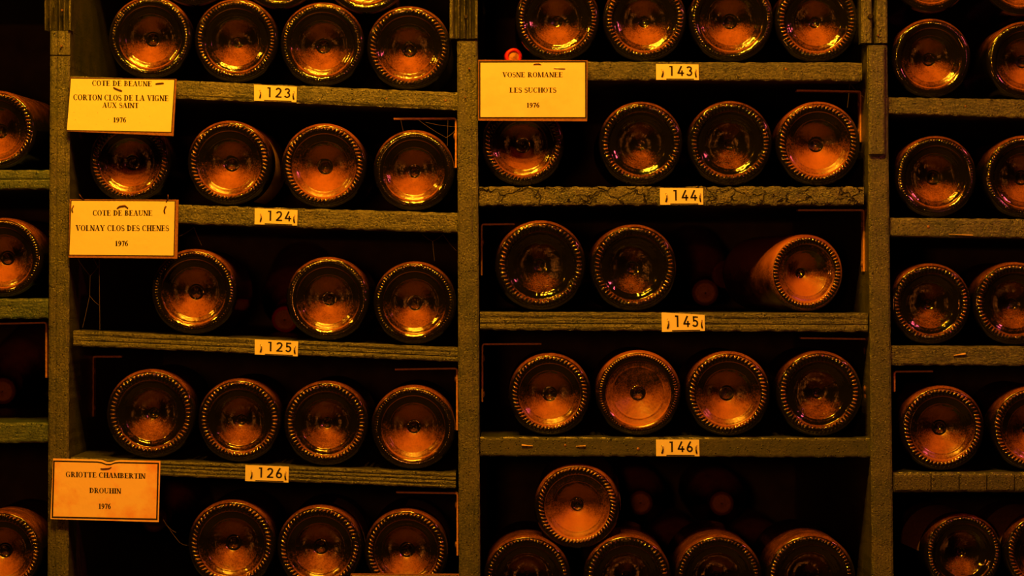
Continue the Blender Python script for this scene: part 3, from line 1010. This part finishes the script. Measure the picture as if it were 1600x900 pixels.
SANS = {
    '1': [strip([(0.24, 0), (0.24, 1)], W), [[(0.0, 0.86), (0.24, 0.86), (0.30, 1.0), (0.0, 1.0)]]],
    '2': [strip(pts_arc(0.29, 0.70, 0.22, 0.22, 165, -10) + [(0.42, 0.46), (0.08, 0.075)], W), [rect(0.0, 0, 0.60, 0.15)]],
    '3': [strip(pts_arc(0.29, 0.73, 0.20, 0.19, 160, -90), W), strip(pts_arc(0.29, 0.30, 0.23, 0.22, 90, -160), W)],
    '4': [strip([(0.40, 1.0), (0.08, 0.30)], W), [rect(0.0, 0.21, 0.64, 0.36), rect(0.36, 0, 0.52, 0.56)]],
    '5': [[rect(0.08, 0.85, 0.56, 1.0), rect(0.08, 0.5, 0.23, 1.0)], strip([(0.10, 0.56)] + pts_arc(0.28, 0.34, 0.23, 0.265, 95, -150), W)],
    '6': [arc(0.30, 0.29, 0.30, 0.30, W, W, 0, 360, 24), strip([(0.40, 1.0), (0.24, 0.72), (0.10, 0.42)], W)],
}


class Flat:
    """Collects flat print as polygons in photograph pixels on one plane."""
    def __init__(self, y):
        self.V, self.F, self.y = [], [], y

    def poly(self, pts):
        a = sum(p[0] * q[1] - q[0] * p[1] for p, q in zip(pts, pts[1:] + pts[:1]))
        if a < 0:                         # pixel rows run downwards: keep the face turned to the aisle
            pts = pts[::-1]
        b = len(self.V)
        self.V += [P(x, y, self.y) for x, y in pts]
        self.F.append(tuple(range(b, b + len(pts)))[::-1])

    def build(self, name, mat, parent):
        return mesh_obj(name, self.V, self.F, mat, parent)


def text_line(fl, s, x0, x1, ytop, ybot, slope):
    gap = 0.06
    total = sum(GLY[c][1] + gap for c in s) - gap
    kx, ky = (x1 - x0) / total, ybot - ytop
    pen = 0.0
    mid = (x0 + x1) / 2
    for c in s:
        polys, adv = GLY[c]
        for q in polys:
            pts = []
            for gx, gy in q:
                X = x0 + (pen + gx) * kx
                Y = ybot - gy * ky
                pts.append((X, Y + slope * (X - mid)))
            fl.poly(pts)
        pen += adv + gap


def slab(name, corners, y0, thick, mat, parent, nx=1, bulge=None):
    """A thin card or paper: corners TL, TR, BR, BL in pixels, front at y0."""
    V, F = [], []
    TL, TR, BR, BL = corners
    up, lo = [], []
    for i in range(nx + 1):
        u = i / nx
        dy = bulge(u) if bulge else 0
        up.append((TL[0] + (TR[0] - TL[0]) * u, TL[1] + (TR[1] - TL[1]) * u + dy))
        lo.append((BL[0] + (BR[0] - BL[0]) * u, BL[1] + (BR[1] - BL[1]) * u))
    for yy in (y0, y0 + thick):
        for q in (up, lo):
            for x, z in q:
                p = P(x, z, y0)
                V.append((p.x, yy, p.z))
    n = nx + 1
    for i in range(nx):
        F += [(i, n + i, n + i + 1, i + 1), (2 * n + i, 2 * n + i + 1, 3 * n + i + 1, 3 * n + i), (i, i + 1, 2 * n + i + 1, 2 * n + i), (n + i, 3 * n + i, 3 * n + i + 1, n + i + 1)]
    F += [(0, 2 * n, 3 * n, n), (nx, n + nx, 3 * n + nx, 2 * n + nx)]
    return mesh_obj(name, V, F, mat, parent)


def staple(pts, y, parent, mat, r=0.8):
    """A bent wire from pixel points, standing a little off the paper."""
    V, F = [], []
    n = 6
    for i, (x, z, lift) in enumerate(pts):
        p = P(x, z, y)
        a, b2 = pts[max(0, i - 1)], pts[min(len(pts) - 1, i + 1)]
        d = Vector((b2[0] - a[0], 0, a[1] - b2[1])).normalized()
        s = Vector((-d.z, 0, d.x))
        for k in range(n):
            t = TAU * k / n
            q = p + s * (math.cos(t) * r * PXM) + Vector((0, -1, 0)) * (lift * PXM + math.sin(t) * r * PXM)
            V.append(q)
    for i in range(len(pts) - 1):
        for k in range(n):
            k2 = (k + 1) % n
            F.append((i * n + k, i * n + k2, (i + 1) * n + k2, (i + 1) * n + k))
    F += [tuple(range(n))[::-1], tuple(range((len(pts) - 1) * n, len(pts) * n))]
    return mesh_obj('staple', V, F, mat, parent, True)


def card(label, outer, paper, lines, mat, border=0.0, staples=(), slope=0.0, thick=0.0022, yf=-0.0125, dip=None, backing=True, backmat=None):
    cx = sum(c[0] for c in outer) / 4
    cy = sum(c[1] for c in outer) / 4
    root = thing('label_card', label, 'card', P(cx, cy, yf), 'paper cards stapled to the rack')
    slab('backing_board', outer, yf, thick, backmat or M_BACKBOARD, root, 24, dip)
    yp = yf - 0.0004
    if border:
        inn = paper
        o = [(inn[0][0] - border, inn[0][1] - border), (inn[1][0] + border, inn[1][1] - border), (inn[2][0] + border, inn[2][1] + border), (inn[3][0] - border, inn[3][1] + border)]
        slab('border', o, yf - 0.0002, 0.0002, M_FRAME, root, 24, dip)
    pm = slab('paper', paper, yp, 0.0003, mat, root, 24, dip)
    fl = Flat(yp - 0.0001)
    for s, x0, x1, yt, yb in lines:
        text_line(fl, s, x0, x1, yt, yb, slope)
    if lines:
        fl.build('lettering', M_INK, pm)
    for st in staples:
        staple(st[0], yp - 0.0002, root, st[1], st[2])
    return root


card('speckled yellow card reading COTE DE BEAUNE CORTON CLOS DE LA VIGNE AUX SAINT',
     [(109.5, 121), (276, 123.5), (271, 212.5), (103.5, 205)], [(111, 123), (272.3, 125), (267.2, 206), (104.5, 203)],
     [('COTE DE BEAUNE', 144, 237, 126.3, 134.5), ('CORTON CLOS DE LA VIGNE', 114.5, 263.3, 148.3, 157.2), ('AUX SAINT', 160, 216.5, 160.4, 168.6), ('1976', 176.5, 197.2, 183.4, 191.4)],
     PAPER_A, 1.3, [([(177, 136.5, 0), (180, 138, 1), (188, 141, 1), (190.5, 142.5, 0)], M_STAPLE, 1.1), ([(243, 131.3, 0), (246, 130.4, 1), (254, 129.8, 1), (256, 130.2, 0)], M_STAPLE, 1.0)], 0.012)
card('yellow card reading COTE DE BEAUNE VOLNAY CLOS DES CHENES hanging from the shelf edge',
     [(109, 311.5), (279, 312), (277, 404), (107, 402.5)], [(111.8, 314), (273, 314.8), (271, 399.3), (108.5, 397.8)],
     [('COTE DE BEAUNE', 145, 238, 328.6, 337), ('VOLNAY CLOS DES CHENES', 118.3, 264, 352, 361), ('1976', 179.5, 200.3, 376.4, 384.6)],
     PAPER_B, 1.3, [([(183, 326, 0), (187, 322.5, 1), (195, 321, 1), (200, 325.5, 0)], M_STAPLE, 1.1), ([(257.5, 333.5, 0), (256.5, 329, 1), (258, 324, 1), (259.5, 322, 0)], M_STAPLE, 1.1),
                    ([(113.5, 332, 0), (112.5, 327, 1), (115, 321, 0)], M_STAPLE, 1.0), ([(259.8, 316, 0), (263, 309, 1), (262.5, 304, 2)], M_STAPLE, 0.9), ([(124, 303, 2), (127, 308, 1), (132, 313, 0)], M_STAPLE, 0.6)], 0.002)
card('orange stained card with black border reading GRIOTTE CHAMBERTIN, lowest of the cards',
     [(83, 716.5), (250.6, 720.5), (247.8, 815.8), (78.7, 811)], [(85.6, 721.8), (246.0, 725.4), (243.8, 810.2), (83.0, 806.8)],
     [('GRIOTTE CHAMBERTIN', 102.8, 227, 738.4, 746.6), ('DROUHIN', 139.6, 189, 762.6, 770.8), ('1976', 153.6, 173.4, 787, 795.2)],
     PAPER_C, 2.4, [([(157, 732.4, 0), (160, 732.4, 1), (170, 731.6, 1), (174, 730.2, 0)], M_STAPLE, 0.7)], 0.022,
     dip=lambda u: 4.2 * math.exp(-((u - 0.52) / 0.05) ** 2), backmat=PAPER_C)
card('plain yellow card reading VOSNE ROMANEE LES SUCHOTS under the upper bottles',
     [(747.3, 93.5), (918, 94.3), (917.3, 189.4), (747.2, 188.4)], [(750.8, 98), (914, 97.7), (914.2, 182.8), (750.8, 182.8)],
     [('VOSNE ROMANEE', 785, 879.3, 112.8, 120.6), ('LES SUCHOTS', 796, 869.2, 136.8, 144.7), ('1976', 822.4, 843, 160.6, 168.2)],
     PAPER_D, 2.4, [([(833.5, 101.3, 0), (836, 100, 1), (842, 99.8, 1), (845.5, 101.4, 0)], M_STAPLE, 0.8), ([(865, 107, 0), (868, 106.4, 1), (880, 107, 1), (883, 107.6, 0)], M_STAPLE_B, 0.8)], 0.0)
card('thin card edge cut off by the frame bottom in front of the last bottle',
     [(548, 896.5), (717, 896.8), (716, 990), (547, 989)], [(550.5, 899.5), (714, 900), (713.5, 986), (550, 985)], [], PAPER_B, 1.3)


def number_tag(num, TL, TR, BR, BL, label):
    yf = -0.0016
    cx, cy = (TL[0] + BR[0]) / 2, (TL[1] + BR[1]) / 2
    root = thing('number_tag', label, 'tag', P(cx, cy, yf), 'numbered tags stapled to the shelf edges')
    pm = slab('paper', (TL, TR, BR, BL), yf, 0.0012, PAPER_T, root)

    def m(x, y):                      # tag coordinates (66 by 26) to pixels
        u, w = x / 66.5, y / 26.0
        ax = TL[0] + (TR[0] - TL[0]) * u
        ay = TL[1] + (TR[1] - TL[1]) * u
        bx = BL[0] + (BR[0] - BL[0]) * u
        by = BL[1] + (BR[1] - BL[1]) * u
        return (ax + (bx - ax) * w, ay + (by - ay) * w)
    fl = Flat(yf - 0.00012)
    for ch, x0 in zip(num, (20.6, 33.2, 46.8)):
        for part in SANS[ch]:
            for q in part:
                fl.poly([m(x0 + gx * 16.4, 19.6 - gy * 16.6) for gx, gy in q])
    fl.build('lettering', M_INK, pm)
    fl = Flat(yf - 0.00010)
    fl.poly([m(15.8, 24.0), m(59, 24.0), m(59, 25.7), m(15.8, 25.7)])
    fl.build('underline', M_INK, pm)
    for sx, b2 in ((9.6, 1.4), (61.8, -1.0)):
        a = m(sx - b2 * .5, 8)
        pts = [(*a, 0), (*m(sx + b2 * .5, 10.5), 1.6), (*m(sx + b2 * .6, 15.5), 1.6)]
        staple(pts, yf - 0.0002, root, M_STAPLE_B, 1.1)
        staple([(*m(sx + b2 * .6, 15.3), 1.6), (*m(sx, 19), 1.3), (*m(sx - b2 * .6, 21.3), 0)], yf - 0.0002, root, M_FRAME, 1.2)


number_tag('123', (397, 132.2), (464, 135.6), (463, 159.8), (397, 157.4), 'yellow number tag reading 123, beside the CORTON card')
number_tag('124', (398, 325.3), (465, 328.2), (464, 352.5), (397.8, 350.3), 'yellow number tag reading 124, level with the VOLNAY card')
number_tag('125', (398, 530.2), (466, 533.3), (465, 556.8), (398, 553.8), 'yellow number tag reading 125, under the reddish neck end')
number_tag('126', (383.5, 726.6), (451.3, 729.2), (450.6, 754), (383, 751.6), 'yellow number tag reading 126, beside the stained GRIOTTE card')
number_tag('143', (1025, 100), (1091.5, 100.6), (1092, 125), (1025.3, 124.6), 'orange number tag reading 143, level with the VOSNE card')
number_tag('144', (1031, 293.6), (1098.5, 294.2), (1099, 319.8), (1031.4, 320), 'orange number tag reading 144, on the flaking shelf edge')
number_tag('145', (1033.6, 488.2), (1101, 492), (1101.5, 517), (1034.2, 518.6), 'orange number tag reading 145, tilted, under a neck end')
number_tag('146', (1025, 686.8), (1092.3, 686.8), (1093, 713), (1025.2, 712.6), 'orange number tag reading 146, on the lowest tagged shelf edge')


# ------------------------------------------------------------------ cobwebs
def cobweb(label, y, segs):
    V, F = [], []
    for x0, z0, x1, z1 in segs:
        a, b2 = P(x0, z0, y), P(x1, z1, y + 0.006)
        d = (b2 - a).normalized()
        s = d.cross(Vector((0, 1, 0))).normalized()
        t = d.cross(s)
        n0 = len(V)
        for i in range(6):
            c = a + (b2 - a) * (i / 5) + Vector((0, 0, -0.0008 * math.sin(math.pi * i / 5)))
            for k in range(4):
                ang = TAU * k / 4
                V.append(c + (s * math.cos(ang) + t * math.sin(ang)) * 0.00016)
        for i in range(5):
            for k in range(4):
                k2 = (k + 1) % 4
                F.append((n0 + i * 4 + k, n0 + i * 4 + k2, n0 + i * 4 + 4 + k2, n0 + i * 4 + 4 + k))
    o = mesh_obj('cobweb', V, F, M_WEB)
    tag(o, label, 'cobweb', 'cobwebs in the rack')


cobweb('cobweb threads hanging below the VOLNAY card', 0.004, [(121, 404, 141, 431), (141, 431, 155, 414), (141, 431, 140, 462), (140, 462, 155, 477), (155, 404, 156, 515), (140, 462, 129, 512), (146, 404, 155, 419)])
cobweb('cobweb threads under the 123-tagged shelf by the upright', 0.012, [(626, 186, 631, 208), (652, 186, 697, 215), (700, 182, 699, 228), (697, 215, 712, 203), (665, 191, 712, 198)])
cobweb('cobweb threads under the 124-tagged shelf by the upright', 0.012, [(660, 366, 676, 377), (676, 377, 679, 408), (676, 377, 692, 366), (692, 366, 713, 392)])
cobweb('cobweb threads below the 124-tagged shelf beside the VOLNAY card', 0.012, [(280, 369, 303, 355), (303, 355, 315, 383)])
cobweb('cobweb threads beside the stained card', 0.010, [(255, 812, 280, 847), (280, 847, 292, 852), (262, 822, 275, 832)])
cobweb('cobweb threads by the cover batten', 0.012, [(1328, 131, 1324, 168), (1328, 131, 1350, 152)])
